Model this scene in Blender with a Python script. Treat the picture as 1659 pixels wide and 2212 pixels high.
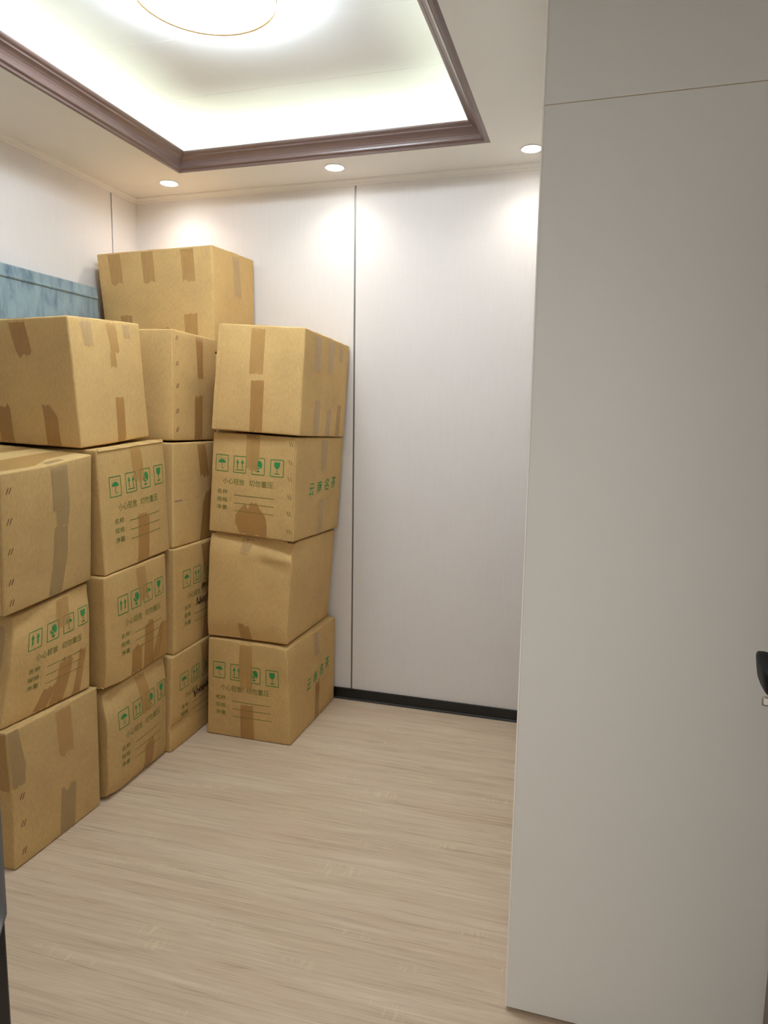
import bpy, bmesh, math, random
from mathutils import Vector, Matrix, noise
random.seed(7)
SC = bpy.context.scene
COL = SC.collection
for o in list(bpy.data.objects): bpy.data.objects.remove(o)

# ------------------------------------------------------------------ camera
W_PX, H_PX, F_PX = 1659, 2212, 1500.4
YAW, PITCH, ROLL = 0.29223, 0.13297, 0.01476
fwd = Vector((-math.sin(YAW) * math.cos(PITCH), math.cos(YAW) * math.cos(PITCH), -math.sin(PITCH)))
right0 = Vector((math.cos(YAW), math.sin(YAW), 0))
up0 = right0.cross(fwd)
rgt = math.cos(ROLL) * right0 + math.sin(ROLL) * up0
upv = math.cos(ROLL) * up0 - math.sin(ROLL) * right0
cam_d = bpy.data.cameras.new('camera'); cam = bpy.data.objects.new('camera', cam_d); COL.objects.link(cam)
cam.matrix_world = Matrix(((rgt.x, upv.x, -fwd.x, 0), (rgt.y, upv.y, -fwd.y, 0), (rgt.z, upv.z, -fwd.z, 1.5), (0, 0, 0, 1)))
cam_d.sensor_fit = 'VERTICAL'; cam_d.sensor_height = 36.0; cam_d.lens = F_PX / H_PX * 36.0
cam_d.clip_start = 0.05; cam_d.clip_end = 50
SC.camera = cam

# ------------------------------------------------------------------ light, exposure
SC.view_settings.view_transform = 'Standard'; SC.view_settings.look = 'None'
SC.view_settings.gamma = 1.0; SC.view_settings.exposure = 0.72; SC.view_settings.use_curve_mapping = False
world = bpy.data.worlds.new('hall_light'); SC.world = world; world.use_nodes = True
wb = world.node_tree.nodes['Background']
wb.inputs[0].default_value = (1.0, 0.97, 0.90, 1); wb.inputs[1].default_value = 0.95     # lit hall behind the camera
COVE_W, LAMP_W, LAMP_SIDE, SPOT_W = 12.0, 18.0, 58.0, 6.0

# ------------------------------------------------------------------ materials
def s2l(c): return tuple(((v / 255) / 12.92 if v / 255 <= .04045 else ((v / 255 + .055) / 1.055) ** 2.4) for v in c) + (1,)
def mat(name, rgb, rough=.6, metal=0, spec=.5, emit=None, estr=0):
    m = bpy.data.materials.new(name); m.use_nodes = True
    b = m.node_tree.nodes['Principled BSDF']
    b.inputs['Base Color'].default_value = s2l(rgb); b.inputs['Roughness'].default_value = rough
    b.inputs['Metallic'].default_value = metal; b.inputs['Specular IOR Level'].default_value = spec
    if emit: b.inputs['Emission Color'].default_value = s2l(emit); b.inputs['Emission Strength'].default_value = estr
    return m
class N:
    def __init__(s, m): s.t = m.node_tree; s.n = s.t.nodes; s.b = s.n['Principled BSDF']
    def add(s, ty, **kw):
        x = s.n.new(ty)
        for k, v in kw.items(): setattr(x, k, v)
        return x
    def link(s, a, b): s.t.links.new(a, b)
    def coord(s, scale=(1, 1, 1), which='Object', rot=(0, 0, 0)):
        c = s.add('ShaderNodeTexCoord'); mp = s.add('ShaderNodeMapping')
        mp.inputs['Scale'].default_value = scale; mp.inputs['Rotation'].default_value = rot
        s.link(c.outputs[which], mp.inputs['Vector']); return mp.outputs['Vector']
    def noise(s, vec, scale, detail=4, rough=.55, dist=0):
        x = s.add('ShaderNodeTexNoise'); x.inputs['Scale'].default_value = scale; x.inputs['Detail'].default_value = detail
        x.inputs['Roughness'].default_value = rough; x.inputs['Distortion'].default_value = dist
        s.link(vec, x.inputs['Vector']); return x.outputs['Fac']
    def ramp(s, fac, stops):
        r = s.add('ShaderNodeValToRGB'); e = r.color_ramp.elements
        while len(e) < len(stops): e.new(.5)
        for k, (p, c) in enumerate(stops): e[k].position = p; e[k].color = c
        s.link(fac, r.inputs['Fac']); return r.outputs['Color']
    def mix(s, fac, a, b, mode='MIX'):
        x = s.add('ShaderNodeMix', data_type='RGBA', blend_type=mode)
        for sock, v in ((x.inputs[0], fac), (x.inputs[6], a), (x.inputs[7], b)):
            if hasattr(v, 'links'): s.link(v, sock)
            else: sock.default_value = v
        return x.outputs[2]
    def bump(s, h, strength, dist=.01):
        x = s.add('ShaderNodeBump'); x.inputs['Strength'].default_value = strength; x.inputs['Distance'].default_value = dist
        s.link(h, x.inputs['Height']); s.link(x.outputs['Normal'], s.b.inputs['Normal'])

M = {}
def cardboard(name, rgb):
    m = mat(name, rgb, .78, spec=.25); k = N(m)
    v = k.coord(); a = k.noise(v, 5, 5, .6)
    c = tuple(x / 255 for x in rgb)
    dark = s2l(tuple(x * .955 for x in rgb)); lite = s2l(tuple(min(255, x * 1.03) for x in rgb))
    col = k.ramp(a, [(.3, dark), (.7, lite)])
    sp = k.noise(k.coord((1, 1, .25)), 240, 2, .6)
    col = k.mix(.10, col, k.ramp(sp, [(.35, (.25, .18, .1, 1)), (.65, (1, .95, .8, 1))]), 'OVERLAY')
    k.link(col, k.b.inputs['Base Color'])
    k.bump(k.noise(v, 60, 3, .6), .12, .004)
    return m
M['card'] = cardboard('cardboard', (195, 162, 107))
M['card_warm'] = cardboard('cardboard_warm', (200, 166, 110))
M['card_pale'] = cardboard('cardboard_pale', (192, 161, 108))
def tape_mat(name, tint, amount=.68, rough=.2):
    m = bpy.data.materials.new(name); m.use_nodes = True; k = N(m)
    k.b.inputs['Base Color'].default_value = s2l(tint); k.b.inputs['Roughness'].default_value = rough
    k.b.inputs['Alpha'].default_value = amount
    k.bump(k.noise(k.coord((1, 1, .12)), 90, 3, .6), .5, .006)
    return m
M['tape'] = tape_mat('brown_packing_tape', (200, 156, 92), .52)
M['tape_dark'] = tape_mat('dark_packing_tape', (188, 138, 76), .56)
M['tape_pale'] = tape_mat('pale_packing_tape', (206, 174, 126), .48, .14)
M['tape_grey'] = tape_mat('grey_packing_tape', (182, 154, 106), .62, .3)
M['print'] = mat('green_print', (62, 128, 62), .7, spec=.2)
M['print_solid'] = mat('bright_green_print', (56, 138, 76), .7, spec=.2)
M['print_text'] = mat('olive_green_print', (110, 118, 58), .7, spec=.2)
M['smudge'] = mat('purple_smudge', (150, 122, 112), .8, spec=.1)
M['ink'] = mat('black_marker_ink', (48, 36, 26), .7, spec=.2)
M['staple'] = mat('rusty_staple', (140, 106, 70), .45, .4)
# wall fabric panels
m = mat('wall_fabric', (222, 216, 213), .62, spec=.35); k = N(m)
h = k.noise(k.coord((1, 1, .02)), 500, 2, .5); h2 = k.noise(k.coord((.02, .02, 1)), 500, 2, .5)
w = k.mix(.35, h, h2)
k.link(k.ramp(w, [(.3, s2l((219, 213, 210))), (.7, s2l((225, 219, 216)))]), k.b.inputs['Base Color']); k.bump(w, .05, .001)
M['wall'] = m
M['white'] = mat('white_paint', (224, 220, 212), .5)
M['ceil'] = mat('ceiling_white', (226, 222, 216), .6)
M['ceil_up'] = mat('tray_ceiling_white', (232, 232, 230), .55)
M['wardrobe'] = mat('white_laminate', (218, 217, 213), .38, spec=.5)
M['wardrobe_edge'] = mat('white_edge_band', (236, 232, 226), .35)
M['strip'] = mat('grey_metal_strip', (128, 128, 126), .4, .5)
M['black'] = mat('black_gloss', (14, 14, 15), .35)
M['black_matt'] = mat('black_satin', (16, 16, 17), .55, spec=.2)
M['black_edge'] = mat('dark_grey_plastic', (58, 60, 62), .4)
M['plate'] = mat('grey_metal_plate', (120, 122, 126), .4, .7)
M['chrome'] = mat('brushed_steel', (190, 186, 178), .22, 1)
M['gap'] = mat('beige_joint', (176, 160, 132), .7)
M['gold'] = mat('thin_gold_rim', (170, 140, 90), .3, .8)
M['led'] = mat('led_strip_light', (255, 255, 230), .5, emit=(238, 253, 236), estr=COVE_W)
M['diff'] = mat('lamp_diffuser', (250, 250, 255), .5, emit=(238, 247, 255), estr=LAMP_W)
M['diff_side'] = mat('lamp_rim_light', (250, 250, 255), .5, emit=(228, 243, 255), estr=LAMP_SIDE)
M['down'] = mat('downlight_lens', (255, 255, 250), .5, emit=(255, 252, 240), estr=14)
m = mat('brown_moulding', (106, 85, 79), .34)
M['mould'] = m
m = mat('brown_door_wood', (84, 64, 52), .45); k = N(m)
k.link(k.ramp(k.noise(k.coord((18, 18, .8)), 3, 4, .6, .5), [(.3, s2l((72, 54, 44))), (.7, s2l((96, 74, 60)))]), k.b.inputs['Base Color'])
M['doorwood'] = m
m = mat('blue_velvet', (112, 142, 156), .85, spec=.2); k = N(m)
a = k.noise(k.coord((1, 9, 3.4)), 1.7, 3, .6, .6)
k.link(k.ramp(a, [(.3, s2l((82, 104, 120))), (.48, s2l((124, 144, 152))), (.75, s2l((140, 160, 166)))]), k.b.inputs['Base Color'])
k.b.inputs['Sheen Weight'].default_value = .4; k.bump(k.noise(k.coord((1, 6, 2)), 5, 3), .3, .03)
M['blue'] = m
# sawn oak floor, grain along x
m = mat('sawn_oak_floor', (190, 165, 140), .42, spec=.4); k = N(m)
cv = k.coord((1, 1, 1), rot=(0, 0, math.radians(-1.5)))
def sc(scale):
    mp = k.add('ShaderNodeMapping'); mp.inputs['Scale'].default_value = scale; k.link(cv, mp.inputs['Vector']); return mp.outputs['Vector']
g1 = k.noise(sc((.35, 5, 1)), 2.2, 5, .6, 1.2)
g2 = k.noise(sc((.9, 22, 1)), 2.4, 5, .62, 1.3)
g3 = k.noise(sc((3, 160, 1)), 2, 3, .6, .3)
base = k.ramp(g1, [(.30, s2l((190, 167, 142))), (.5, s2l((204, 183, 158))), (.70, s2l((217, 201, 177)))])
base = k.mix(.5, base, k.ramp(g2, [(.30, s2l((150, 127, 105))), (.45, s2l((197, 176, 152))), (.58, s2l((207, 187, 163))), (.75, s2l((225, 211, 188)))]))
base = k.mix(.12, base, k.ramp(g3, [(.35, (.22, .17, .13, 1)), (.65, (1, .95, .88, 1))]), 'OVERLAY')
pk = k.ramp(k.noise(sc((.9, 2.2, 1)), 1.7, 2, .5), [(.45, (0, 0, 0, 1)), (.75, (1, 1, 1, 1))])
base = k.mix(pk, base, k.mix(.22, base, s2l((203, 172, 154))))
# patches of light saw marks across the grain
patch = k.ramp(k.noise(sc((2.2, 8, 1)), 1.5, 2, .5), [(.60, (0, 0, 0, 1)), (.70, (1, 1, 1, 1))])
saw = k.ramp(k.noise(sc((60, 9, 1)), 1.6, 2, .5, .3), [(.53, (0, 0, 0, 1)), (.62, (1, 1, 1, 1))])
fl = k.mix(1.0, patch, saw, 'MULTIPLY')
base = k.mix(k.mix(1.0, fl, (.6, .6, .6, 1), 'MULTIPLY'), base, s2l((222, 204, 172)))
k.link(base, k.b.inputs['Base Color']); k.bump(g3, .08, .002)
M['floor'] = m

# ------------------------------------------------------------------ helpers
def mesh_obj(name, verts, faces, m, parent=None, smooth=False, loc=(0, 0, 0)):
    me = bpy.data.meshes.new(name); me.from_pydata([tuple(v) for v in verts], [], faces); me.update()
    if m: me.materials.append(m)
    if smooth:
        for p in me.polygons: p.use_smooth = True
    o = bpy.data.objects.new(name, me); COL.objects.link(o); o.location = loc
    if parent: o.parent = parent
    return o
def bm_obj(name, bm, m, parent=None, smooth=False, loc=(0, 0, 0)):
    bmesh.ops.recalc_face_normals(bm, faces=bm.faces)
    me = bpy.data.meshes.new(name); bm.to_mesh(me); bm.free(); me.materials.append(m)
    if smooth:
        for p in me.polygons: p.use_smooth = True
    o = bpy.data.objects.new(name, me); COL.objects.link(o); o.location = loc
    if parent: o.parent = parent
    return o
def add_box(bm, lo, hi, bev=0, seg=2):
    vs = [bm.verts.new((x, y, z)) for x in (lo[0], hi[0]) for y in (lo[1], hi[1]) for z in (lo[2], hi[2])]
    fs = [bm.faces.new([vs[i] for i in f]) for f in ((0, 1, 3, 2), (4, 6, 7, 5), (0, 4, 5, 1), (2, 3, 7, 6), (0, 2, 6, 4), (1, 5, 7, 3))]
    if bev:
        es = list({e for f in fs for e in f.edges})
        bmesh.ops.bevel(bm, geom=es, offset=bev, segments=seg, profile=.5, affect='EDGES')
def box(name, lo, hi, m, parent=None, bev=0, loc=(0, 0, 0)):
    bm = bmesh.new(); add_box(bm, lo, hi, bev); return bm_obj(name, bm, m, parent, loc=loc)
def add_lathe(bm, prof, n=40, c=(0, 0, 0)):
    rings = []
    for r, z in prof:
        rings.append([bm.verts.new((c[0] + r * math.cos(2 * math.pi * i / n), c[1] + r * math.sin(2 * math.pi * i / n), c[2] + z)) for i in range(n)])
    for a, b in zip(rings, rings[1:]):
        for i in range(n): bm.faces.new((a[i], a[(i + 1) % n], b[(i + 1) % n], b[i]))
    if prof[0][0] > 1e-5: bm.faces.new(rings[0])
    if prof[-1][0] > 1e-5: bm.faces.new(rings[-1])
def empty(name, loc=(0, 0, 0)):
    o = bpy.data.objects.new(name, None); COL.objects.link(o); o.location = loc; o.empty_display_size = .05; return o
def tag(o, label=None, cat=None, group=None, kind=None):
    if label: o['label'] = label
    if cat: o['category'] = cat
    if group: o['group'] = group
    if kind: o['kind'] = kind
    return o
def struct(o, label=None): return tag(o, label, kind='structure')

# ------------------------------------------------------------------ the room
XL, XR, YB, YF = -2.445, 0.50, 3.385, 0.60      # left, right, back wall faces, inner face of the door wall
ZR, ZT, ZU = 2.655, 2.72, 2.85                  # soffit, top of moulding, tray ceiling
def st(o, label, cat): return tag(o, label, cat, kind='structure')
st(box('floor', (XL - .1, -1.2, -.06), (XR + .1, YB + .1, 0), M['floor']), 'pale sawn oak laminate floor', 'floor')
wb_ = st(box('wall_back', (XL - .1, YB + .012, 0), (XR + .1, YB + .12, ZU + .05), M['white']), 'off-white panelled wall opposite the door', 'wall')
wl_ = st(box('wall_left', (XL - .12, YF - .1, 0), (XL - .012, YB + .012, ZU + .05), M['white']), 'off-white panelled wall beside the carton stacks', 'wall')
st(box('wall_right', (XR, YF - .1, 0), (XR + .1, YB + .012, ZU + .05), M['wall']), 'plain wall behind the wardrobe', 'wall')
def panel_b(x0, x1): box('wall_panel', (x0, YB, 0), (x1, YB + .012, ZU), M['wall'], wb_, .0015)
panel_b(XL, -1.1925); panel_b(-1.1835, .062); panel_b(.071, XR)
for x in (-1.188, .0665): box('seam_strip', (x - .0045, YB + .006, 0), (x + .0045, YB + .012, ZU), M['strip'], wb_)
def panel_l(y0, y1): box('wall_panel', (XL - .012, y0, 0), (XL, y1, ZU), M['wall'], wl_, .0015)
panel_l(YF, 1.925); panel_l(1.934, 3.1745); panel_l(3.1835, YB)
for y in (1.9295, 3.179): box('seam_strip', (XL - .012, y - .0045, 0), (XL - .006, y + .0045, ZU), M['strip'], wl_)
box('corner_strip', (XL, YB - .005, 0), (XL + .005, YB, 2.632), M['white'], wb_)
# door wall: left part, right part, lintel
bm = bmesh.new()
add_box(bm, (XL - .1, YF - .1, 0), (-.70, YF, ZU + .05)); add_box(bm, (.30, YF - .1, 0), (XR + .1, YF, ZU + .05)); add_box(bm, (-.70, YF - .1, 2.12), (.30, YF, ZU + .05))
st(bm_obj('wall_front', bm, M['wall']), 'wall with the doorway the room is seen through', 'wall')
# soffit ring with the tray opening
TX0, TX1, TY0, TY1 = -1.969, -.496, 1.08, 3.070
LEDGE = .16
bm = bmesh.new()
for lo, hi in (((XL, TY1), (XR, YB)), ((XL, YF), (XR, TY0)), ((XL, TY0), (TX0, TY1)), ((TX1, TY0), (XR, TY1))):
    add_box(bm, (lo[0], lo[1], ZR), (hi[0], hi[1], ZR + .03))
ceil = st(bm_obj('ceiling', bm, M['ceil']), 'white soffit around the lit tray ceiling', 'ceiling')
# recess walls above the soffit
bm = bmesh.new()
a, b, c, d = TX0 - LEDGE, TX1 + LEDGE, TY0 - LEDGE, TY1 + LEDGE
for lo, hi in (((a - .03, c), (a, d)), ((b, c), (b + .03, d)), ((a - .03, d), (b + .03, d + .03)), ((a - .03, c - .03), (b + .03, c))):
    add_box(bm, (lo[0], lo[1], ZR + .03), (hi[0], hi[1], ZU))
bm_obj('tray_side', bm, M['ceil_up'], ceil)
# tray ceiling boards with fine joints
ys = [c - .03, 1.53, 1.952, 2.374, 2.796, d + .03]
for y0, y1 in zip(ys, ys[1:]):
    box('ceiling_panel', (a - .03, y0 + .0004, ZU), (b + .03, y1 - .0004, ZU + .012), M['ceil_up'], ceil, .0006)
box('slab', (XL - .1, YF - .1, ZU + .012), (XR + .1, YB + .1, ZU + .06), M['ceil_up'], ceil)
# brown moulding: profile (inward, height) swept along the four sides, mitred
prof = [(-.012, 0), (.0, -.004), (.008, -.003), (.010, .003), (.013, .006), (.019, .007), (.022, .010), (.0225, .016), (.025, .025), (.031, .034), (.040, .041),
        (.051, .046), (.054, .0465), (.056, .052), (.061, .054), (.066, .056), (.070, .060), (.070, .066), (.066, .068), (.030, .068), (-.012, .040)]
def side_pts(k, p):
    i, h = p; x0, x1, y0, y1 = TX0 + i, TX1 - i, TY0 + i, TY1 - i; z = ZR + h
    return [((x0, y1, z), (x1, y1, z)), ((x1, y1, z), (x1, y0, z)), ((x1, y0, z), (x0, y0, z)), ((x0, y0, z), (x0, y1, z))][k]
for k, nm in enumerate(('along the wall opposite the door', 'on the wardrobe side', 'over the doorway side', 'on the carton side')):
    vs = []; fs = []; n = len(prof)
    for p in prof: vs += side_pts(k, p)
    for i in range(n): j = (i + 1) % n; fs.append((2 * i, 2 * j, 2 * j + 1, 2 * i + 1))
    fs += [tuple(2 * i for i in range(n)), tuple(2 * i + 1 for i in reversed(range(n)))]
    st(mesh_obj('trim_%d' % (k + 1), vs, fs, M['mould']), 'brown crown moulding of the tray ceiling ' + nm, 'moulding')
# small white cornice at the top of the walls
cp = [(0, -.024), (.004, -.024), (.006, -.018), (.014, -.014), (.022, -.006), (.030, -.004), (.030, 0), (0, 0)]
def cornice(k, name, label):
    P = {'b': lambda i, t: ((XL + i if t == 0 else XR), YB - i), 'l': lambda i, t: (XL + i, (YB - i if t == 0 else YF))}[k]
    vs = []; n = len(cp)
    for i, h in cp: vs += [P(i, 0) + (ZR + h,), P(i, 1) + (ZR + h,)]
    fs = [(2 * i, 2 * ((i + 1) % n), 2 * ((i + 1) % n) + 1, 2 * i + 1) for i in range(n)] + [tuple(range(0, 2 * n, 2)), tuple(range(2 * n - 1, 0, -2))]
    st(mesh_obj(name, vs, fs, M['ceil']), label, 'cornice')
cornice('b', 'trim_5', 'small white cornice above the wall opposite the door')
cornice('l', 'trim_6', 'small white cornice above the wall beside the cartons')
# black skirting
def skirt(name, lo, hi, axis, label):
    bm = bmesh.new(); add_box(bm, lo, hi, .001); o = st(bm_obj(name, bm, M['black']), label, 'skirting')
    lo2, hi2 = list(lo), list(hi); hi2[2] = .012
    if axis == 'b': lo2[1] -= .006; hi2[1] = lo[1]
    else: hi2[0] += .006; lo2[0] = hi[0]
    box('toe_strip', lo2, hi2, M['black_edge'], o, .002)
skirt('baseboard_back', (XL + .014, YB - .012, .0), (XR - .001, YB - .0005, .060), 'b', 'black skirting board under the wall opposite the door')
skirt('baseboard_left', (XL + .0005, YF + .001, .0), (XL + .012, YB - .014, .060), 'l', 'black skirting board behind the cartons')
# door frame (black), strike plate on its jamb
bm = bmesh.new()
JX = -.6475
add_box(bm, (-.70, YF - .11, 0), (JX, YF, 2.06), .003); add_box(bm, (.255, YF - .11, 0), (.30, YF, 2.06), .003); add_box(bm, (-.70, YF - .11, 2.06), (.30, YF, 2.12), .003)
add_box(bm, (-.76, YF - .125, 0), (-.69, YF - .10, 2.17), .003)
fr = st(bm_obj('trim_7', bm, M['black']), 'black frame of the doorway', 'door frame')
# strike plate with curled lip
bm = bmesh.new()
vs = [(JX - .001, YF - .06, .885), (JX + .0025, YF - .06, .885), (JX - .001, YF - .06, 1.14), (JX + .0025, YF - .06, 1.14)]
prof2 = [(YF - .07, .0025), (YF - .02, .0025), (YF - .010, .0026), (YF - .004, .0030), (YF, .0028), (YF + .0015, .000), (YF + .001, -.002), (YF - .006, -.001)]
nz = 12
for iz in range(nz + 1):
    z = .885 + .255 * iz / nz
    cut = .0
    if iz == 0: cut = .012
    elif iz == 1: cut = 0
    for y, o_ in prof2: bm.verts.new((JX + o_, y - (cut if y > YF - .01 else 0), z))
bm.verts.ensure_lookup_table(); n = len(prof2)
for iz in range(nz):
    for i in range(n):
        j = (i + 1) % n; bm.faces.new([bm.verts[q] for q in (iz * n + i, iz * n + j, (iz + 1) * n + j, (iz + 1) * n + i)])
bm.faces.new([bm.verts[i] for i in range(n)]); bm.faces.new([bm.verts[nz * n + i] for i in range(n)])
bm_obj('strike_plate', bm, M['plate'], fr, True)
# the open door leaf with lever and key
hx, hy, ex, ey = .25, YF + .012, .392, 1.452
ang = math.atan2(ex - hx, ey - hy); L = math.hypot(ex - hx, ey - hy)
door = st(empty('door_1', (hx, hy, .008)), 'brown door leaf standing open beside the wardrobe', 'door'); door.rotation_euler.z = -ang
bm = bmesh.new(); add_box(bm, (0, 0, 0), (.040, L, 2.04), .003); bm_obj('door_leaf', bm, M['doorwood'], door)
def lathe_x(name, prof, c, m, parent):   # lathe about -x axis
    bm = bmesh.new(); add_lathe(bm, prof, 28)
    bmesh.ops.rotate(bm, verts=bm.verts, cent=(0, 0, 0), matrix=Matrix.Rotation(-math.pi / 2, 3, 'Y'))
    bmesh.ops.translate(bm, verts=bm.verts, vec=c); return bm_obj(name, bm, m, parent, True)
HZ = 1.046; HY = L - .062
lv = empty('door_handle'); lv.parent = door; lv.location = (0, HY, HZ)
lathe_x('rose', [(.026, 0), (.026, .006), (.022, .009)], (0, 0, 0), M['black'], lv)
lathe_x('neck', [(.011, .008), (.010, .05)], (0, 0, 0), M['black'], lv)
bm = bmesh.new()    # tall rounded paddle grip running back towards the hinge
rows = []
for t in range(9):
    f = t / 8; y = .014 - .125 * f; hh = .029 - .006 * f; cx_ = -.062 + .012 * f * f
    ring = []
    for a_ in range(16):
        th = 2 * math.pi * a_ / 16; cxx = abs(math.cos(th)) ** .45 * math.copysign(1, math.cos(th)); szz = abs(math.sin(th)) ** .45 * math.copysign(1, math.sin(th))
        e = 1 if 0 < t < 8 else .7
        ring.append(bm.verts.new((cx_ + .014 * cxx * e + .008 * (1 - szz) * .5, y, hh * szz * e)))
    rows.append(ring)
for r0, r1 in zip(rows, rows[1:]):
    for i in range(16): bm.faces.new((r0[i], r0[(i + 1) % 16], r1[(i + 1) % 16], r1[i]))
bm.faces.new(rows[0]); bm.faces.new(rows[-1])
bm_obj('lever', bm, M['black_matt'], lv, True)
ky = empty('door_lock'); ky.parent = door; ky.location = (0, HY, HZ - .068)
lathe_x('escutcheon', [(.024, 0), (.024, .006), (.020, .009)], (0, 0, 0), M['chrome'], ky)
lathe_x('lock_cylinder', [(.009, .006), (.009, .020), (.007, .021)], (0, 0, 0), M['chrome'], ky)
bm = bmesh.new(); add_box(bm, (-.036, -.0012, -.004), (-.019, .0012, .004), .0005); add_box(bm, (-.057, -.0015, -.009), (-.036, .0015, .009), .003)
bm_obj('key', bm, M['chrome'], ky)

# ------------------------------------------------------------------ wardrobe
WX, WY = -.146, 1.629
wr = tag(empty('wardrobe', (WX, WY, 0)), 'tall white wardrobe with an upper cabinet, end panel towards the door', 'wardrobe')
D_ = XR - .006 - WX; LN = YB - .016 - WY
def wbox(name, lo, hi, m, par=wr, bev=.001): return box(name, lo, hi, m, par, bev)
wbox('plinth', (.03, .03, 0), (D_ - .02, LN - .02, .010), M['black'])
wbox('side_panel', (.004, 0, .010), (D_, .018, 2.1744), M['wardrobe'], bev=.0004)
wbox('upper_side_panel', (.004, 0, 2.1764), (D_, .018, ZR - .002), M['wardrobe'], bev=.0004)
wbox('edge_band', (0, -.0012, .010), (.004, .018, 2.174), M['wardrobe_edge'], bev=.0005)
wbox('edge_band', (0, -.0012, 2.1765), (.004, .018, ZR - .002), M['wardrobe_edge'], bev=.0005)
wbox('joint', (.004, .0008, 2.170), (D_, .018, 2.180), M['gap'], bev=0)
wbox('carcass', (.022, .018, .010), (D_, LN, ZR - .004), M['wardrobe'])
nd = 4; dw = (LN - .02) / nd
for i in range(nd):
    y0 = .0195 + i * dw; y1 = y0 + dw - .003
    o = wbox('door', (.003, y0, .012), (.021, y1, 2.171), M['wardrobe'])
    hy_ = y1 - .05 if i % 2 == 0 else y0 + .05
    box('handle', (-.016, hy_ - .006, .95), (.003, hy_ + .006, 1.15), M['black'], o, .003)
    wbox('upper_door', (.003, y0, 2.1765), (.021, y1, ZR - .004), M['wardrobe'])

# ------------------------------------------------------------------ lights of the room
LC = ((TX0 + TX1) / 2, 2.083)
lamp = tag(empty('ceiling_lamp', (LC[0], LC[1], ZU)), 'round flat ceiling lamp glowing white in the middle of the tray', 'ceiling lamp')
bm = bmesh.new(); add_lathe(bm, [(.12, 0), (.12, -.02)], 48); bm_obj('mount', bm, M['white'], lamp, True)
bm = bmesh.new(); add_lathe(bm, [(.235, -.026), (.240, -.034), (.235, -.046)], 64); bm_obj('glow_ring', bm, M['diff_side'], lamp, True)
bm = bmesh.new(); add_lathe(bm, [(.219, -.047), (.217, -.056), (.205, -.060), (.0001, -.062)], 64); bm_obj('diffuser', bm, M['diff'], lamp, True)
bm = bmesh.new(); add_lathe(bm, [(.2205, -.050), (.2205, -.0585), (.2230, -.0585), (.2230, -.050)], 72); bm_obj('rim', bm, M['gold'], lamp, True)
strips = [((TX0 - .05, TY1 + .035), (TX1 + .05, TY1 + .047), 'wall opposite the door'), ((TX1 + .035, TY0 - .03), (TX1 + .047, TY1 + .03), 'wardrobe side'),
          ((TX0 - .05, TY0 - .047), (TX1 + .05, TY0 - .035), 'doorway side'), ((TX0 - .047, TY0 - .03), (TX0 - .035, TY1 + .03), 'carton side')]
for lo, hi, nm in strips:
    o = box('led_strip', (lo[0], lo[1], ZR + .0305), (hi[0], hi[1], ZR + .040), M['led'])
    tag(o, 'glowing strip light hidden in the tray ceiling cove, ' + nm, 'strip light')
DL = [(-2.107, 'near the corner by the carton stacks'), (-1.223, 'above the dark wall seam'), (-.325, 'beside the wardrobe')]
for x, nm in DL:
    t = tag(empty('downlight', (x, 3.188, ZR)), 'round recessed spotlight in the soffit ' + nm, 'downlight', 'recessed spotlights along the soffit')
    bm = bmesh.new(); add_lathe(bm, [(.0432, -.0002), (.0455, -.0008), (.0455, -.003), (.0432, -.0034)], 40); bm_obj('bezel', bm, M['white'], t, True)
    bm = bmesh.new(); add_lathe(bm, [(.0430, -.0004), (.0425, -.0036), (.0001, -.0046)], 40); bm_obj('lens', bm, M['down'], t, True)
    ld = bpy.data.lights.new('spot', 'SPOT'); ld.energy = SPOT_W; ld.spot_size = math.radians(142); ld.spot_blend = 1.0
    ld.color = (1, .95, .86); ld.shadow_soft_size = .035
    lo = bpy.data.objects.new('spot', ld); COL.objects.link(lo); lo.parent = t; lo.location = (0, 0, -.012)

# ------------------------------------------------------------------ blue upholstered panel behind the cartons
HBZ = 2.118
hb = tag(empty('headboard', (-2.402, 2.4, 0)), 'blue velvet headboard panel with piped top edge standing against the wall behind the cartons', 'headboard')
bm = bmesh.new(); add_box(bm, (-.041, -.95, .0), (.030, .562, HBZ), .012, 3); bm_obj('panel', bm, M['blue'], hb, True)
bm = bmesh.new()
yy = [-.94 + i * 1.49 / 40 for i in range(41)]
ring = []
for y in yy: ring.append([bm.verts.new((.0305 + .007 * math.cos(a_ * math.pi / 4), y, HBZ - .052 + .007 * math.sin(a_ * math.pi / 4))) for a_ in range(8)])
for r0, r1 in zip(ring, ring[1:]):
    for i in range(8): bm.faces.new((r0[i], r0[(i + 1) % 8], r1[(i + 1) % 8], r1[i]))
bm_obj('piping', bm, M['blue'], hb, True)

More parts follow.
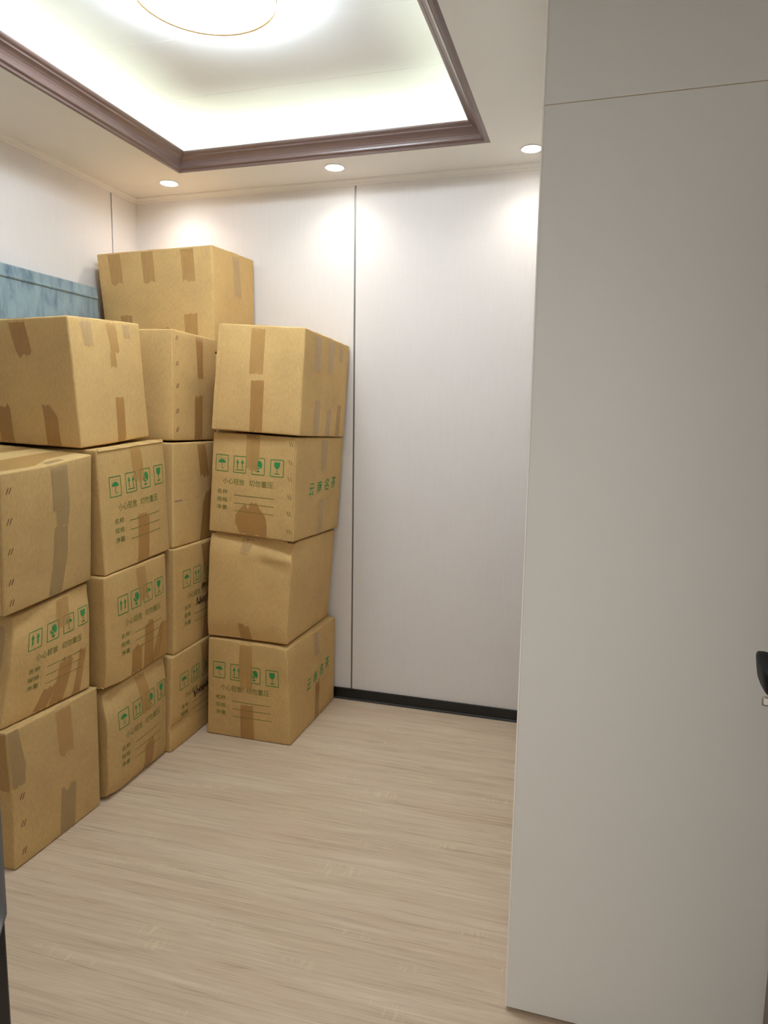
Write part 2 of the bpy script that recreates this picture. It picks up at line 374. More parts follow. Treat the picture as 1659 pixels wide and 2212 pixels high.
# ------------------------------------------------------------------ cartons
# corner order: x fastest (left, right), then y (near, far), then z (bottom, top)
CORN = {
    'A1': [(-2.340, 1.675, 0.001), (-1.759, 1.678, 0.001), (-2.342, 2.098, 0.001), (-1.764, 2.104, 0.001), (-2.340, 1.676, 0.478), (-1.761, 1.678, 0.479), (-2.342, 2.098, 0.478), (-1.760, 2.106, 0.477)],
    'A2': [(-2.355, 1.700, 0.484), (-1.795, 1.691, 0.481), (-2.355, 2.100, 0.484), (-1.772, 2.082, 0.483), (-2.355, 1.700, 0.866), (-1.778, 1.768, 0.848), (-2.355, 2.100, 0.866), (-1.776, 2.108, 0.876)],
    'A3': [(-2.343, 1.689, 0.874), (-1.768, 1.705, 0.857), (-2.354, 2.112, 0.878), (-1.777, 2.118, 0.888), (-2.308, 1.659, 1.376), (-1.726, 1.677, 1.320), (-2.319, 2.085, 1.396), (-1.740, 2.106, 1.358)],
    'A4': [(-2.354, 2.079, 1.402), (-1.774, 2.095, 1.378), (-2.362, 2.502, 1.412), (-1.789, 2.518, 1.412), (-2.362, 2.047, 1.829), (-1.785, 2.063, 1.843), (-2.362, 2.469, 1.859), (-1.799, 2.484, 1.870)],
    'B1': [(-2.325, 2.140, 0.001), (-1.745, 2.128, 0.001), (-2.341, 2.519, 0.001), (-1.764, 2.541, 0.001), (-2.314, 2.138, 0.458), (-1.731, 2.122, 0.439), (-2.330, 2.513, 0.464), (-1.753, 2.536, 0.456)],
    'B2': [(-2.315, 2.128, 0.471), (-1.736, 2.134, 0.451), (-2.327, 2.533, 0.477), (-1.750, 2.549, 0.467), (-2.310, 2.124, 0.899), (-1.728, 2.127, 0.896), (-2.322, 2.527, 0.915), (-1.744, 2.544, 0.914)],
    'B3': [(-2.314, 2.140, 0.901), (-1.734, 2.144, 0.898), (-2.322, 2.564, 0.925), (-1.743, 2.575, 0.926), (-2.314, 2.116, 1.368), (-1.733, 2.118, 1.373), (-2.322, 2.537, 1.397), (-1.742, 2.548, 1.400)],
    'C1': [(-2.328, 2.553, 0.001), (-1.749, 2.549, 0.001), (-2.325, 2.984, 0.001), (-1.745, 2.984, 0.001), (-2.315, 2.556, 0.464), (-1.734, 2.553, 0.442), (-2.313, 2.984, 0.467), (-1.733, 2.984, 0.448)],
    'C2': [(-2.324, 2.576, 0.466), (-1.743, 2.584, 0.444), (-2.330, 2.984, 0.469), (-1.750, 2.984, 0.450), (-2.308, 2.574, 0.935), (-1.726, 2.583, 0.922), (-2.315, 2.984, 0.935), (-1.735, 2.984, 0.924)],
    'C3': [(-2.321, 2.589, 0.937), (-1.741, 2.596, 0.925), (-2.326, 2.984, 0.937), (-1.746, 2.984, 0.926), (-2.313, 2.590, 1.393), (-1.731, 2.597, 1.385), (-2.318, 2.984, 1.389), (-1.738, 2.984, 1.384)],
    'C4': [(-2.317, 2.600, 1.399), (-1.737, 2.611, 1.395), (-2.325, 2.984, 1.395), (-1.745, 2.984, 1.390), (-2.313, 2.604, 1.870), (-1.731, 2.616, 1.865), (-2.321, 2.984, 1.866), (-1.741, 2.984, 1.861)],
    'D': [(-2.350, 2.990, 1.803), (-1.751, 2.990, 1.803), (-2.390, 3.366, 1.803), (-1.734, 3.372, 1.803), (-2.398, 2.990, 2.284), (-1.755, 2.990, 2.294), (-2.402, 3.366, 2.292), (-1.738, 3.372, 2.304)],
    'R1': [(-1.702, 2.779, 0.001), (-1.271, 2.781, 0.001), (-1.694, 3.357, 0.001), (-1.276, 3.354, 0.001), (-1.691, 2.785, 0.472), (-1.284, 2.778, 0.463), (-1.693, 3.360, 0.466), (-1.271, 3.358, 0.456)],
    'R2': [(-1.696, 2.779, 0.482), (-1.294, 2.790, 0.473), (-1.718, 3.346, 0.471), (-1.314, 3.357, 0.458), (-1.679, 2.793, 0.969), (-1.263, 2.806, 0.944), (-1.696, 3.360, 0.948), (-1.282, 3.372, 0.924)],
    'R3': [(-1.684, 2.796, 0.979), (-1.259, 2.795, 0.951), (-1.680, 3.365, 0.960), (-1.263, 3.364, 0.936), (-1.655, 2.804, 1.432), (-1.246, 2.801, 1.415), (-1.660, 3.372, 1.424), (-1.239, 3.372, 1.404)],
    'R4': [(-1.646, 2.775, 1.444), (-1.222, 2.781, 1.422), (-1.650, 3.351, 1.426), (-1.231, 3.357, 1.406), (-1.611, 2.794, 1.908), (-1.200, 2.796, 1.881), (-1.625, 3.367, 1.886), (-1.208, 3.371, 1.861)],
}
for i_ in range(4):
    z0, z1 = .001 + .449 * i_, .001 + .449 * (i_ + 1) - .002
    CORN['H%d' % (i_ + 1)] = [(x, y, z) for z in (z0, z1) for y in (2.992, 3.368) for x in (-2.318, -1.738)]
RB = .007   # rounding of carton edges
class Carton:
    def __init__(s, key, bulge=(.006, .006, .001), dents=(), wob=.0012):
        s.c = [Vector(v) for v in CORN[key]]; s.bulge = bulge; s.dents = dents; s.wob = wob; s.seed = Vector((hash_(key) * 3.1, hash_(key) * 1.7, 0))
        c = s.c
        s.d = ((c[1] - c[0]).length, (c[2] - c[0]).length, sum((c[i + 4] - c[i]).length for i in range(4)) / 4)
        base = sum((c[i] for i in range(4)), Vector()) / 4; base.z = min(c[i].z for i in range(4)); s.base = base
    def F(s, p):
        u, v, w = (p[i] / s.d[i] for i in range(3)); c = s.c
        def lerp3(u, v, w):
            a = (c[0] * (1 - u) + c[1] * u) * (1 - v) + (c[2] * (1 - u) + c[3] * u) * v
            b = (c[4] * (1 - u) + c[5] * u) * (1 - v) + (c[6] * (1 - u) + c[7] * u) * v
            return a * (1 - w) + b * w
        q = lerp3(u, v, w)
        cl = lambda t: max(0, min(1, t)); U, V, Wv = cl(u), cl(v), cl(w)
        hu, hv, hw = 4 * U * (1 - U), 4 * V * (1 - V), 4 * Wv * (1 - Wv)
        q = q + Vector((s.bulge[0] * (2 * u - 1) * hv * hw, s.bulge[1] * (2 * v - 1) * hu * hw, s.bulge[2] * (2 * w - 1) * hu * hv))
        for p0, r, vec in s.dents:     # p0 in unit coordinates, r metres (x, y, z), vec metres
            e = sum(((p[i] - p0[i] * s.d[i]) / r[i]) ** 2 for i in range(3))
            if e < 9: q = q + Vector(vec) * math.exp(-e)
        n = noise.noise_vector(Vector(p) * 7 + s.seed)
        q = q + n * s.wob
        return q - s.base
    def axes(s, face):   # (u axis, v axis, normal axis, sign)
        return {'X': (1, 2, 0, 1), 'Y': (0, 2, 1, -1), 'Z': (1, 0, 2, 1)}[face]
    def S(s, face, u, v, off):
        """point on a face, u and v as fractions, off metres proud; v beyond 1 wraps over the top edge"""
        a, b, n, sg = s.axes(face); h = s.d[b]; m = v * h; sa = h - RB
        if m > sa:
            th = (m - sa) / RB
            if th < math.pi / 2: dep, hh = RB - (RB + off) * math.cos(th), sa + (RB + off) * math.sin(th)
            else: dep, hh = RB + (m - sa - RB * math.pi / 2), h + off
        elif m < RB:
            th = (RB - m) / RB
            th = min(th, math.pi / 2); dep, hh = RB - (RB + off) * math.cos(th), RB - (RB + off) * math.sin(th)
        else: dep, hh = -off, m
        p = [0, 0, 0]; p[a] = u * s.d[a]; p[b] = hh; p[n] = (s.d[n] - dep) if sg > 0 else dep
        return s.F(p)
def hash_(k): return sum(ord(ch) * (i + 3) for i, ch in enumerate(k)) % 97
def ticks(d, n):
    r = RB; t = [0, r * .3, r * .65, r]
    inner = [r + (d - 2 * r) * i / n for i in range(1, n)]
    return t + inner + [d - x for x in reversed(t)]
def carton_body(ct, m, root, n=16):
    vid = {}; vs = []; fs = []
    def vert(p):
        kk = tuple(round(x, 6) for x in p)
        if kk not in vid:
            q = [min(max(p[i], RB), ct.d[i] - RB) for i in range(3)]
            dv = Vector(p) - Vector(q)
            pp = Vector(q) + dv.normalized() * RB if dv.length > 1e-9 else Vector(p)
            vid[kk] = len(vs); vs.append(ct.F(pp))
        return vid[kk]
    T = [ticks(ct.d[i], n) for i in range(3)]
    for ax in range(3):
        a, b = [(1, 2), (2, 0), (0, 1)][ax]
        for side in (0, 1):
            for i in range(len(T[a]) - 1):
                for j in range(len(T[b]) - 1):
                    quad = []
                    for (ii, jj) in ((i, j), (i + 1, j), (i + 1, j + 1), (i, j + 1)):
                        p = [0, 0, 0]; p[ax] = ct.d[ax] * side; p[a] = T[a][ii]; p[b] = T[b][jj]; quad.append(vert(p))
                    fs.append(tuple(quad if side else reversed(quad)))
    return mesh_obj('body', vs, fs, m, root, True)
TAPE_N = [0]
def tape(ct, root, face, rows, m, ragged=(0, 0), off=.0011, curl=0, name='tape'):
    """rows: (u left, u right, v) from top to bottom; ragged: jag depth in metres at the (first, last) end"""
    TAPE_N[0] += 1; rnd = random.Random(TAPE_N[0]); nc = 7
    fine = []
    for (l0, r0, v0), (l1, r1, v1) in zip(rows, rows[1:]):
        n = max(2, int(abs(v1 - v0) * 22))
        for i in range(n + (1 if (l1, r1, v1) == rows[-1] else 0)):
            t = i / n; fine.append((l0 + (l1 - l0) * t, r0 + (r1 - r0) * t, v0 + (v1 - v0) * t))
    h = ct.d[ct.axes(face)[1]]
    j0 = [rnd.uniform(-1, 1) * ragged[0] / h for _ in range(nc)]; j1 = [rnd.uniform(-1, 1) * ragged[1] / h for _ in range(nc)]
    vs = []; fs = []; nr = len(fine)
    for k, (l, r, v) in enumerate(fine):
        for q in range(nc):
            vv = v
            if k == 0: vv += j0[q]
            if k == nr - 1: vv += j1[q]
            wr_ = .0006 * math.sin(q * 2.1 + k * .35 + TAPE_N[0])
            vs.append(ct.S(face, l + (r - l) * q / (nc - 1), vv, off + abs(wr_)))
    for k in range(nr - 1):
        for q in range(nc - 1): i = k * nc + q; fs.append((i, i + nc, i + nc + 1, i + 1))
    return mesh_obj(name, vs, fs, m, root, True)

# ---- flat print, drawn in face metres then laid on the carton
GLYPH = {}
def glyphs(txt):
    if txt not in GLYPH:
        cu = bpy.data.curves.new('lettering', 'FONT'); cu.body = txt; cu.size = 1; cu.resolution_u = 2; cu.offset = .006
        ob = bpy.data.objects.new('lettering', cu); COL.objects.link(ob)
        dg = bpy.context.evaluated_depsgraph_get(); me = ob.evaluated_get(dg).to_mesh()
        vs = [(v.co.x, v.co.y) for v in me.vertices]; fs = [tuple(p.vertices) for p in me.polygons]
        ob.evaluated_get(dg).to_mesh_clear(); bpy.data.objects.remove(ob); bpy.data.curves.remove(cu)
        x0 = min(v[0] for v in vs); x1 = max(v[0] for v in vs); y0 = min(v[1] for v in vs); y1 = max(v[1] for v in vs)
        GLYPH[txt] = ([((x - x0) / (x1 - x0), (y - y0) / (y1 - y0)) for x, y in vs], fs)
    return GLYPH[txt]
class Print:
    def __init__(s): s.v = []; s.f = []
    def poly(s, pts): n = len(s.v); s.v += pts; s.f.append(tuple(range(n, n + len(pts))))
    def bar(s, x0, y0, x1, y1, w, seg=1):
        dx, dy = x1 - x0, y1 - y0; L_ = math.hypot(dx, dy); nx, ny = -dy / L_ * w / 2, dx / L_ * w / 2
        for i in range(seg):
            a, b = i / seg, (i + 1) / seg
            s.poly([(x0 + dx * a + nx, y0 + dy * a + ny), (x0 + dx * a - nx, y0 + dy * a - ny), (x0 + dx * b - nx, y0 + dy * b - ny), (x0 + dx * b + nx, y0 + dy * b + ny)])
    def text(s, t, x0, y0, x1, y1, slant=0):
        vs, fs = glyphs(t); n = len(s.v)
        s.v += [(x0 + (x1 - x0) * x + slant * y * (y1 - y0), y0 + (y1 - y0) * y) for x, y in vs]; s.f += [tuple(i + n for i in f) for f in fs]
    def lay(s, ct, root, face, u0, v0, du, dv, name, m, off=.0006):
        """the print's unit square goes to u0..u0+du, v0..v0+dv of the face"""
        return mesh_obj(name, [ct.S(face, u0 + x * du, v0 + y * dv, off) for x, y in s.v], s.f, m, root)
def icon(kind, variant=0):
    p = Print(); t = .045
    for e in ((0, 0, 1, 0), (0, 1, 1, 1)): p.bar(e[0], e[1], e[2], e[3], t, 2)
    for e in ((0, 0, 0, 1), (1, 0, 1, 1)): p.bar(e[0], e[1], e[2], e[3], t * 1.15, 2)
    q = Print()
    arc = lambda cx, cy, rx, ry, a0, a1, n=10: [(cx + rx * math.cos(math.radians(a0 + (a1 - a0) * i / n)), cy + ry * math.sin(math.radians(a0 + (a1 - a0) * i / n))) for i in range(n + 1)]
    if kind == 'umbrella':
        q.poly(arc(.5, .5, .32, .24, 0, 180) + [(.18, .5), (.27, .54), (.34, .5), (.42, .54), (.5, .5), (.58, .54), (.66, .5), (.74, .54)])
        p.bar(.5, .5, .5, .2, .04); p.bar(.5, .2, .58, .15, .035); p.bar(.58, .15, .65, .2, .035)
        for x in (.25, .45, .62, .78): p.bar(x, .86, x - .05, .76, .025)
    elif kind == 'arrows':
        for cx in (.3, .7):
            q.poly([(cx - .13, .58), (cx, .82), (cx + .13, .58)]); (q if variant else p).bar(cx, .25, cx, .58, .10 if variant else .06)
        if not variant: p.bar(.16, .17, .84, .17, .05)
    elif kind == 'hands':
        q.poly(arc(.58, .58, .24, .26, -60, 150, 12) + [(.45, .62), (.38, .55)])
        q.poly([(.22, .50), (.30, .62), (.36, .50), (.52, .40), (.62, .36), (.5, .30), (.34, .36)])
        q.poly([(.38, .26), (.66, .26), (.62, .13), (.44, .13)] if variant else [(.36, .24), (.64, .24), (.6, .15), (.4, .15)])
    else:
        q.poly([(.26, .86), (.74, .86), (.72, .62), (.62, .5), (.5, .46), (.38, .5), (.28, .62)])
        p.bar(.5, .46, .5, .2, .05); p.bar(.3, .17, .7, .17, .05)
    return p, q
def stencil(ct, root, face, u0=.06, v0=0, order=('umbrella', 'arrows', 'hands', 'glass'), variant=0, slope=0, sp=.22):
    for i, k in enumerate(order):
        p, q = icon(k, variant); u = u0 + sp * i; v = .62 + v0 + slope * i
        o = p.lay(ct, root, face, u, v, .148, .160, 'handling_symbol', M['print'])
        q.lay(ct, o, face, u, v, .148, .160, 'symbol_shape', M['print_solid'], .0007)
    for txt, a, b in (('小心轻放', .0, .44), ('切勿重压', .53, 1)):
        t = Print(); t.text(txt, a, 0, b, 1)
        t.lay(ct, root, face, u0 + .095, .495 + v0, .60, .062, 'printed_warning', M['print_text'])
    for j, wd in enumerate(('名称', '规格', '净重')):
        t = Print(); v = .395 + v0 - .078 * j
        t.text(wd, 0, 0, .19, 1); t.bar(.225, .25, .235, .25, .10); t.bar(.225, .65, .235, .65, .10); t.lay(ct, root, face, u0 + .03, v, .68, .046, 'printed_label', M['print_text'])
        t = Print(); t.bar(.31, .0, 1, .0, .13, 6); t.lay(ct, root, face, u0 + .03, v, .68, .046, 'printed_rule', M['print_text'])
def calligraphy(ct, root, face, u0, v0, du, dv, rise):
    for i, ch in enumerate('云南名茶'):
        t = Print(); t.text(ch, 0, 0, 1, 1, slant=.22)
        t.lay(ct, root, face, u0 + du * 1.62 * i, v0 + rise * i, du, dv, 'printed_character', M['print_solid'])
def staples(ct, root, face, u, vs_, slant=1, lift=0):
    for v in vs_:
        p = []; f = []
        a, b, n_, sg = ct.axes(face)
        for k_ in (-.5, .5):
            du, dv = .009 / ct.d[a], .010 / ct.d[b]; wu = .0014 / ct.d[a]
            cu_ = u + k_ * .011 / ct.d[a]; i0 = len(p)
            for off in (.0004, .0016):
                for (x, y) in ((-du * .5 * slant - wu, -dv), (-du * .5 * slant + wu, -dv), (du * .5 * slant + wu, dv), (du * .5 * slant - wu, dv)):
                    p.append(ct.S(face, cu_ + x, v + y, off + lift))
            f += [tuple(i0 + q for q in g) for g in ((4, 5, 6, 7), (0, 1, 5, 4), (1, 2, 6, 5), (2, 3, 7, 6), (3, 0, 4, 7))]
        mesh_obj('staple', p, f, M['staple'], root)
def lap(ct, root, face, u0, u1, v0=.01, v1=.99, off=.0035, m='card'):
    """glued lap of the carton wall: a raised strip with its own thickness"""
    n = 14; p = []; f = []
    for i in range(n + 1):
        v = v0 + (v1 - v0) * i / n
        for (u, o) in ((u0, -.001), (u0, off), (u1, off), (u1, -.001)): p.append(ct.S(face, u, v, o))
    for i in range(n):
        for q in range(3): k_ = i * 4 + q; f.append((k_, k_ + 1, k_ + 5, k_ + 4))
    f += [(0, 1, 2, 3), (n * 4 + 3, n * 4 + 2, n * 4 + 1, n * 4)]
    mesh_obj('glued_lap', p, f, M[m], root)
def flap(ct, root, face, rows, off=.002, th=.003, m='card'):
    """a flap edge that sticks out: thin board along the top of a face"""
    p = []; f = []
    for (u, v0, v1, o) in rows:
        p += [ct.S(face, u, v0, o), ct.S(face, u, v1, off), ct.S(face, u, v1, off + th), ct.S(face, u, v0, o + th)]
    for i in range(len(rows) - 1):
        for q in range(4): a, b = i * 4 + q, i * 4 + (q + 1) % 4; f.append((a, b, b + 4, a + 4))
    f += [(0, 1, 2, 3), tuple(len(p) - 1 - i for i in range(4))]
    mesh_obj('torn_flap', p, f, M[m], root)
def make(key, label, m='card', group=None, **kw):
    ct = Carton(key, **kw); root = tag(empty('cardboard_carton', ct.base), label, 'carton', group)
    carton_body(ct, M[m], root); return ct, root
def seam_tape(ct, root, at=.5, w=.07, m='tape'):
    """tape over the meeting flaps on the lid"""
    tape(ct, root, 'Z', [(.02, .98, at + w / ct.d[0] / 2), (.02, .98, at - w / ct.d[0] / 2)], M[m])
T, TD, TP, TG = M['tape'], M['tape_dark'], M['tape_pale'], M['tape_grey']

# ---- nearest stack
ct, r = make('A1', 'plain carton on the floor under a printed carton, grey tape scrap on its corner', 'card_pale', bulge=(.006, .0, .001), dents=[((1, .0, .45), (.05, .06, .16), (-.006, .012, 0))])
tape(ct, r, 'X', [(.49, .66, 1.0), (.51, .675, .63)], T, (0, .012)); tape(ct, r, 'X', [(.51, .68, .35), (.49, .66, .005)], TG, (.012, 0))
tape(ct, r, 'X', [(.012, .11, .995), (.012, .155, .72), (.012, .135, .58)], TG, (0, .006)); tape(ct, r, 'Y', [(.93, .99, .995), (.93, .99, .57)], T, (0, .004))
staples(ct, r, 'X', .10, (.50, .30, .10)); seam_tape(ct, r)
ct, r = make('A2', 'bulging printed carton with two upward arrows first, squeezed under the plain stapled carton', 'card_warm', bulge=(.012, .010, .0),
    dents=[((1, .0, 1.0), (.10, .12, .06), (-.02, .0, -.012)), ((1, .12, .62), (.08, .10, .10), (.008, -.008, 0)), ((1, .9, .95), (.1, .1, .05), (-.012, 0, 0))])
stencil(ct, r, 'X', .17, .01, ('arrows', 'hands', 'umbrella', 'glass'), 1, .006, .215)
tape(ct, r, 'X', [(.50, .68, 1.0), (.52, .68, .72)], T, (0, .004)); tape(ct, r, 'X', [(.57, .75, .41), (.55, .72, .25), (.48, .64, .005)], TD, (.022, 0))
tape(ct, r, 'X', [(.84, .94, .42), (.82, .91, .28), (.76, .86, .005)], TD, (.008, 0)); tape(ct, r, 'X', [(.40, .54, .20), (.30, .46, .005)], TD, (.006, 0))
tape(ct, r, 'Y', [(.86, .95, .9), (.84, .93, .1)], TP, (.004, .004))
ct, r = make('A3', 'plain stapled carton with its taped lid in view, top of the stack by the doorway', 'card_pale', bulge=(.006, .0, .004),
    dents=[((1, .42, 1.0), (.10, .16, .04), (0, 0, -.006))])
tape(ct, r, 'X', [(.50, .685, 1.06), (.525, .71, .64)], TG, (0, .006)); tape(ct, r, 'X', [(.55, .71, .64), (.56, .69, .52)], TG, (.004, .006)); tape(ct, r, 'X', [(.53, .685, .52), (.52, .68, .28), (.47, .62, .005)], TG, (.006, 0))
staples(ct, r, 'X', .075, (.87, .66, .45, .23, .08)); lap(ct, r, 'Y', .90, .985, m='card_pale')
tape(ct, r, 'Z', [(.0, .99, .90), (.0, .99, .76)], T); tape(ct, r, 'Z', [(.0, .99, .60), (.0, .99, .47)], T); tape(ct, r, 'Z', [(.0, .40, .965), (.0, .62, .90)], T)
# ---- carton set back on top
ct, r = make('A4', 'plain carton with brown tape tabs, set back on top beside the blue headboard', 'card_warm', bulge=(.004, .003, .003))
tape(ct, r, 'Y', [(.56, .68, 1.0), (.60, .715, .74), (.62, .70, .72)], TD, (0, .012)); tape(ct, r, 'Y', [(.745, .80, .33), (.75, .85, .24), (.75, .85, .005)], TD, (.010, 0)); tape(ct, r, 'Y', [(.40, .50, .30), (.40, .50, .005)], TD, (.014, 0))
tape(ct, r, 'Y', [(.40, .44, 1.0), (.40, .44, .83)], TD, (0, .01))
tape(ct, r, 'X', [(.13, .28, 1.05), (.17, .29, .79)], TP, (0, .006)); tape(ct, r, 'X', [(.47, .62, 1.05), (.53, .64, .735)], T, (0, .006)); tape(ct, r, 'X', [(.50, .58, .735), (.49, .58, .63)], T, (0, .006))
tape(ct, r, 'X', [(.72, .83, 1.05), (.74, .83, .86)], TP, (0, .004)); tape(ct, r, 'X', [(.51, .635, .37), (.50, .62, .005)], TD, (.002, 0)); seam_tape(ct, r)
# ---- middle stack
ct, r = make('B1', 'dented printed carton on the floor between a plain carton and a creased one', 'card_pale', bulge=(.010, .0, .0),
    dents=[((1, .0, 1.0), (.07, .07, .06), (-.022, .012, -.010)), ((1, .10, .88), (.05, .05, .05), (-.010, 0, 0)), ((1, .55, 1.0), (.10, .25, .05), (-.016, 0, 0)), ((1, .5, .0), (.06, .3, .03), (-.010, 0, .004)), ((1, .0, .0), (.04, .05, .04), (-.008, 0, .012))])
stencil(ct, r, 'X', .16, -.01, slope=.004)
tape(ct, r, 'X', [(.47, .62, 1.0), (.50, .66, .8), (.54, .68, .60)], T, (0, .006)); tape(ct, r, 'X', [(.62, .72, .30), (.57, .74, .26), (.58, .72, .005)], TD, (.008, 0)); seam_tape(ct, r)
ct, r = make('B2', 'printed carton with upward arrows first, second in its stack below the umbrella-first carton', 'card', bulge=(.008, .0, .0),
    dents=[((1, 0, .0), (.05, .06, .05), (-.010, .0, .008))])
stencil(ct, r, 'X', .175, .0, ('arrows', 'hands', 'umbrella', 'glass'), 1, .004, .20)
tape(ct, r, 'X', [(.47, .62, 1.0), (.51, .66, .66)], T, (0, .008)); tape(ct, r, 'X', [(.37, .53, .27), (.36, .53, .005)], TD, (.012, 0)); tape(ct, r, 'X', [(.58, .73, .43), (.56, .72, .005)], TD, (.012, 0))
tape(ct, r, 'X', [(.86, .93, .34), (.76, .86, .16), (.68, .80, .005)], TD, (.008, 0)); tape(ct, r, 'X', [(.90, .99, .34), (.80, .99, .005)], T, (.004, 0))
flap(ct, r, 'Y', [(.86 + .014 * i, .0, .012 + .006 * math.sin(i * 1.9), .001) for i in range(10)])
ct, r = make('B3', 'printed carton with umbrella first, under the tape-tabbed plain carton', 'card', bulge=(.006, .0, .0), dents=[((1, .15, .1), (.03, .05, .03), (-.006, 0, 0))])
stencil(ct, r, 'X', .135, -.01, slope=.006)
tape(ct, r, 'X', [(.45, .60, 1.03), (.48, .64, .69)], T, (0, .008)); tape(ct, r, 'X', [(.49, .645, .40), (.50, .67, .36), (.47, .645, .005)], TD, (.008, 0))
flap(ct, r, 'X', [(.02 + .12 * i, .985, 1.0 + .008 * (i % 2), .0004) for i in range(9)])
# ---- far stack
ct, r = make('C1', 'creased printed carton on the floor next to the corner stack, handwriting on it', 'card', bulge=(.006, .003, 0),
    dents=[((1, .1, .25), (.04, .14, .02), (-.012, 0, 0)), ((1, 1.0, .3), (.1, .25, .3), (-.02, 0, 0))])
stencil(ct, r, 'X', .15, -.01)
tape(ct, r, 'X', [(.55, .78, 1.0), (.62, .80, .64)], T, (0, .008)); flap(ct, r, 'X', [(.05 + .05 * i, .255, .262 + .003 * i, .0006) for i in range(6)])
def scribble(ct, r, u0, v0, du, dv, seed):
    rnd = random.Random(seed); p = Print(); pts = []; x = 0
    while x < .9:
        pts += [(x, rnd.uniform(.0, .3)), (x + rnd.uniform(-.02, .05), rnd.uniform(.7, 1)), (x + .06, rnd.uniform(.3, .6)), (x + rnd.uniform(.03, .1), rnd.uniform(0, .2)), (x + .11, rnd.uniform(.4, .9))]
        x += .15
    for (a, b), (c, d) in zip(pts, pts[1:]): p.bar(a, b, c, d, .03)
    p.lay(ct, r, 'X', u0, v0, du, dv, 'handwriting', M['ink'], .0008)
scribble(ct, r, .42, .42, .45, .10, 3)
ct, r = make('C2', 'printed carton with black handwriting, second from the floor next to the corner stack', 'card', bulge=(.006, .003, 0))
stencil(ct, r, 'X', .16, -.01); scribble(ct, r, .44, .37, .42, .10, 5); scribble(ct, r, .55, .52, .30, .08, 8)
tape(ct, r, 'X', [(.55, .80, 1.0), (.64, .86, .55), (.60, .82, .005)], TD, (0, 0)); tape(ct, r, 'X', [(.86, .93, 1.0), (.92, .99, .7)], TP)
ct, r = make('C3', 'plain carton with a faint purple smudge, third from the floor next to the corner stack', 'card_warm', bulge=(.005, .003, 0))
tape(ct, r, 'X', [(.50, .68, 1.02), (.56, .76, .66)], TD, (0, .014)); tape(ct, r, 'X', [(.70, .86, .50), (.62, .84, .38), (.56, .78, .005)], TD, (.01, 0))
sm = Print(); sm.bar(0, .5, .3, .5, .8); sm.bar(.4, .45, 1, .6, .25); sm.lay(ct, r, 'X', .03, .44, .5, .018, 'smudge', M['smudge'])
ct, r = make('C4', 'plain stapled carton wedged between the tape-tabbed carton and the leaning corner stack', 'card_warm', bulge=(.004, .003, .002))
tape(ct, r, 'X', [(.50, .68, 1.02), (.52, .66, .74), (.53, .66, .60)], TD, (0, .006)); tape(ct, r, 'X', [(.46, .64, .42), (.46, .64, .005)], TD, (.012, 0))
staples(ct, r, 'X', .09, (.93, .70, .50, .27, .10)); lap(ct, r, 'X', .008, .035, m='card_warm'); tape(ct, r, 'Y', [(.46, .54, .5), (.46, .54, .005)], TD, (.004, 0))
tape(ct, r, 'Y', [(.2, .3, 1.0), (.2, .3, .7)], TD, (0, .01))
# ---- highest carton, in the corner, on a hidden stack
ct, r = make('D', 'highest carton, plain with rows of short tape tabs, in the room corner', 'card', bulge=(.003, .003, .002))
for u0, u1, v in ((.10, .21, .69), (.395, .50, .69), (.735, .845, .68)): tape(ct, r, 'Y', [(u0, u1, 1.03), (u0 + .012, u1 + .008, v)], T, (0, .008))
for u0, u1, v in ((.165, .27, .38), (.51, .61, .24), (.745, .86, .37)): tape(ct, r, 'Y', [(u0, u1, v), (u0, u1, .005)], T, (.004, 0))
tape(ct, r, 'X', [(.44, .60, 1.05), (.50, .66, .58)], TP, (0, .006)); tape(ct, r, 'X', [(.46, .66, .19), (.46, .62, .005)], T, (.01, 0)); seam_tape(ct, r)
for i_ in range(4):
    ct, r = make('H%d' % (i_ + 1), 'plain carton of the hidden stack under the highest carton in the corner', 'card', 'hidden corner stack', bulge=(.003, .002, 0))
    tape(ct, r, 'X', [(.42, .58, 1.0), (.42, .58, .7)], T, (0, .006)); tape(ct, r, 'X', [(.42, .58, .3), (.42, .58, .005)], T, (.006, 0))
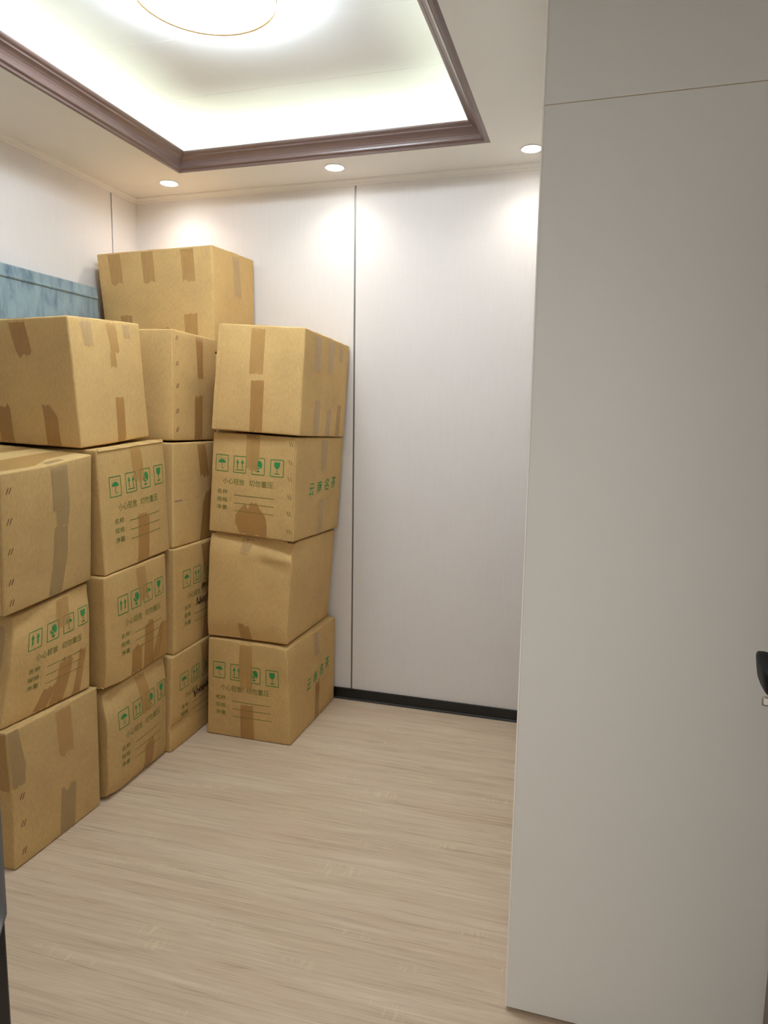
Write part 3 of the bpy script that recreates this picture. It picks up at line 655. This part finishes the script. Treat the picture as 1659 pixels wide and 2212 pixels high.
# ---- stack by the back wall
ct, r = make('R1', 'printed carton on the floor beside the black skirting, base of the leaning stack', 'card', bulge=(.005, .004, 0), dents=[((1, 0, 1), (.05, .05, .04), (-.010, .008, -.010))])
stencil(ct, r, 'Y', .075, -.015, slope=-.004); calligraphy(ct, r, 'X', .33, .40, .085, .125, .026)
tape(ct, r, 'Y', [(.41, .565, 1.0), (.40, .57, .72), (.42, .56, .52)], T, (0, .016)); tape(ct, r, 'Y', [(.42, .57, .355), (.41, .575, .005)], TD, (.003, 0))
tape(ct, r, 'X', [(.50, .60, 1.0), (.51, .61, .72)], TP, (0, .006)); tape(ct, r, 'X', [(.52, .61, .42), (.51, .60, .005)], TD, (.016, 0))
ct, r = make('R2', 'plain carton with a crushed upper corner, between the two printed cartons by the wall', 'card_warm', bulge=(.012, .010, .0),
    dents=[((1, 0, .95), (.15, .06, .030), (0, .036, -.014)), ((.80, 0, .87), (.12, .06, .028), (0, -.016, 0)), ((.74, 0, .775), (.045, .05, .012), (0, .012, 0)), ((.86, 0, .735), (.04, .05, .012), (0, .010, 0)),
           ((.66, 0, .80), (.03, .05, .014), (0, .007, 0)), ((.3, 0, 1.0), (.22, .05, .04), (0, .022, 0)), ((1, .15, .93), (.05, .10, .04), (-.020, 0, -.004)), ((.5, 0, .0), (.3, .05, .05), (0, .016, 0))])
tape(ct, r, 'Y', [(.39, .52, 1.0), (.39, .49, .85)], TP, (0, .002)); tape(ct, r, 'Y', [(.40, .53, .15), (.42, .56, .005)], T, (.01, 0)); seam_tape(ct, r)
flap(ct, r, 'Y', [(.06 + .085 * i, .985, 1.008, .0004) for i in range(11)])
ct, r = make('R3', 'printed carton with a stapled edge, third in the leaning stack by the wall', 'card', bulge=(.006, .005, 0))
stencil(ct, r, 'Y', .055, .0, slope=-.002); calligraphy(ct, r, 'X', .25, .42, .100, .125, .014)
tape(ct, r, 'Y', [(.41, .575, 1.04), (.42, .575, .8), (.43, .56, .66)], T, (0, .012)); tape(ct, r, 'Y', [(.40, .60, .305), (.32, .675, .20), (.32, .69, .12), (.38, .69, .005)], TD, (.018, 0))
tape(ct, r, 'X', [(.50, .64, 1.0), (.50, .60, .66)], TP, (0, .01)); tape(ct, r, 'X', [(.49, .60, .36), (.48, .58, .005)], TP, (.01, 0))
lap(ct, r, 'Y', .875, .985); staples(ct, r, 'Y', .945, (.93, .76, .60, .43, .27, .10), -1, .0035)
ct, r = make('R4', 'plain carton leaning forward on top of the stack by the wall', 'card_warm', bulge=(.004, .004, .002))
tape(ct, r, 'Y', [(.385, .55, 1.05), (.40, .555, .55)], T, (0, .004)); tape(ct, r, 'Y', [(.425, .575, .49), (.435, .58, .005)], TD, (.003, 0)); lap(ct, r, 'Y', .0, .05, off=.0018, m='card_warm')
for u0, u1, v in ((.20, .33, .64), (.50, .62, .66), (.76, .84, .8)): tape(ct, r, 'X', [(u0, u1, 1.0), (u0, u1, v)], TP, (0, .008))
for u0, u1, v in ((.26, .37, .35), (.53, .63, .28), (.77, .87, .34)): tape(ct, r, 'X', [(u0, u1, v), (u0, u1, .005)], T if u0 > .7 else TP, (.004, 0))
seam_tape(ct, r)
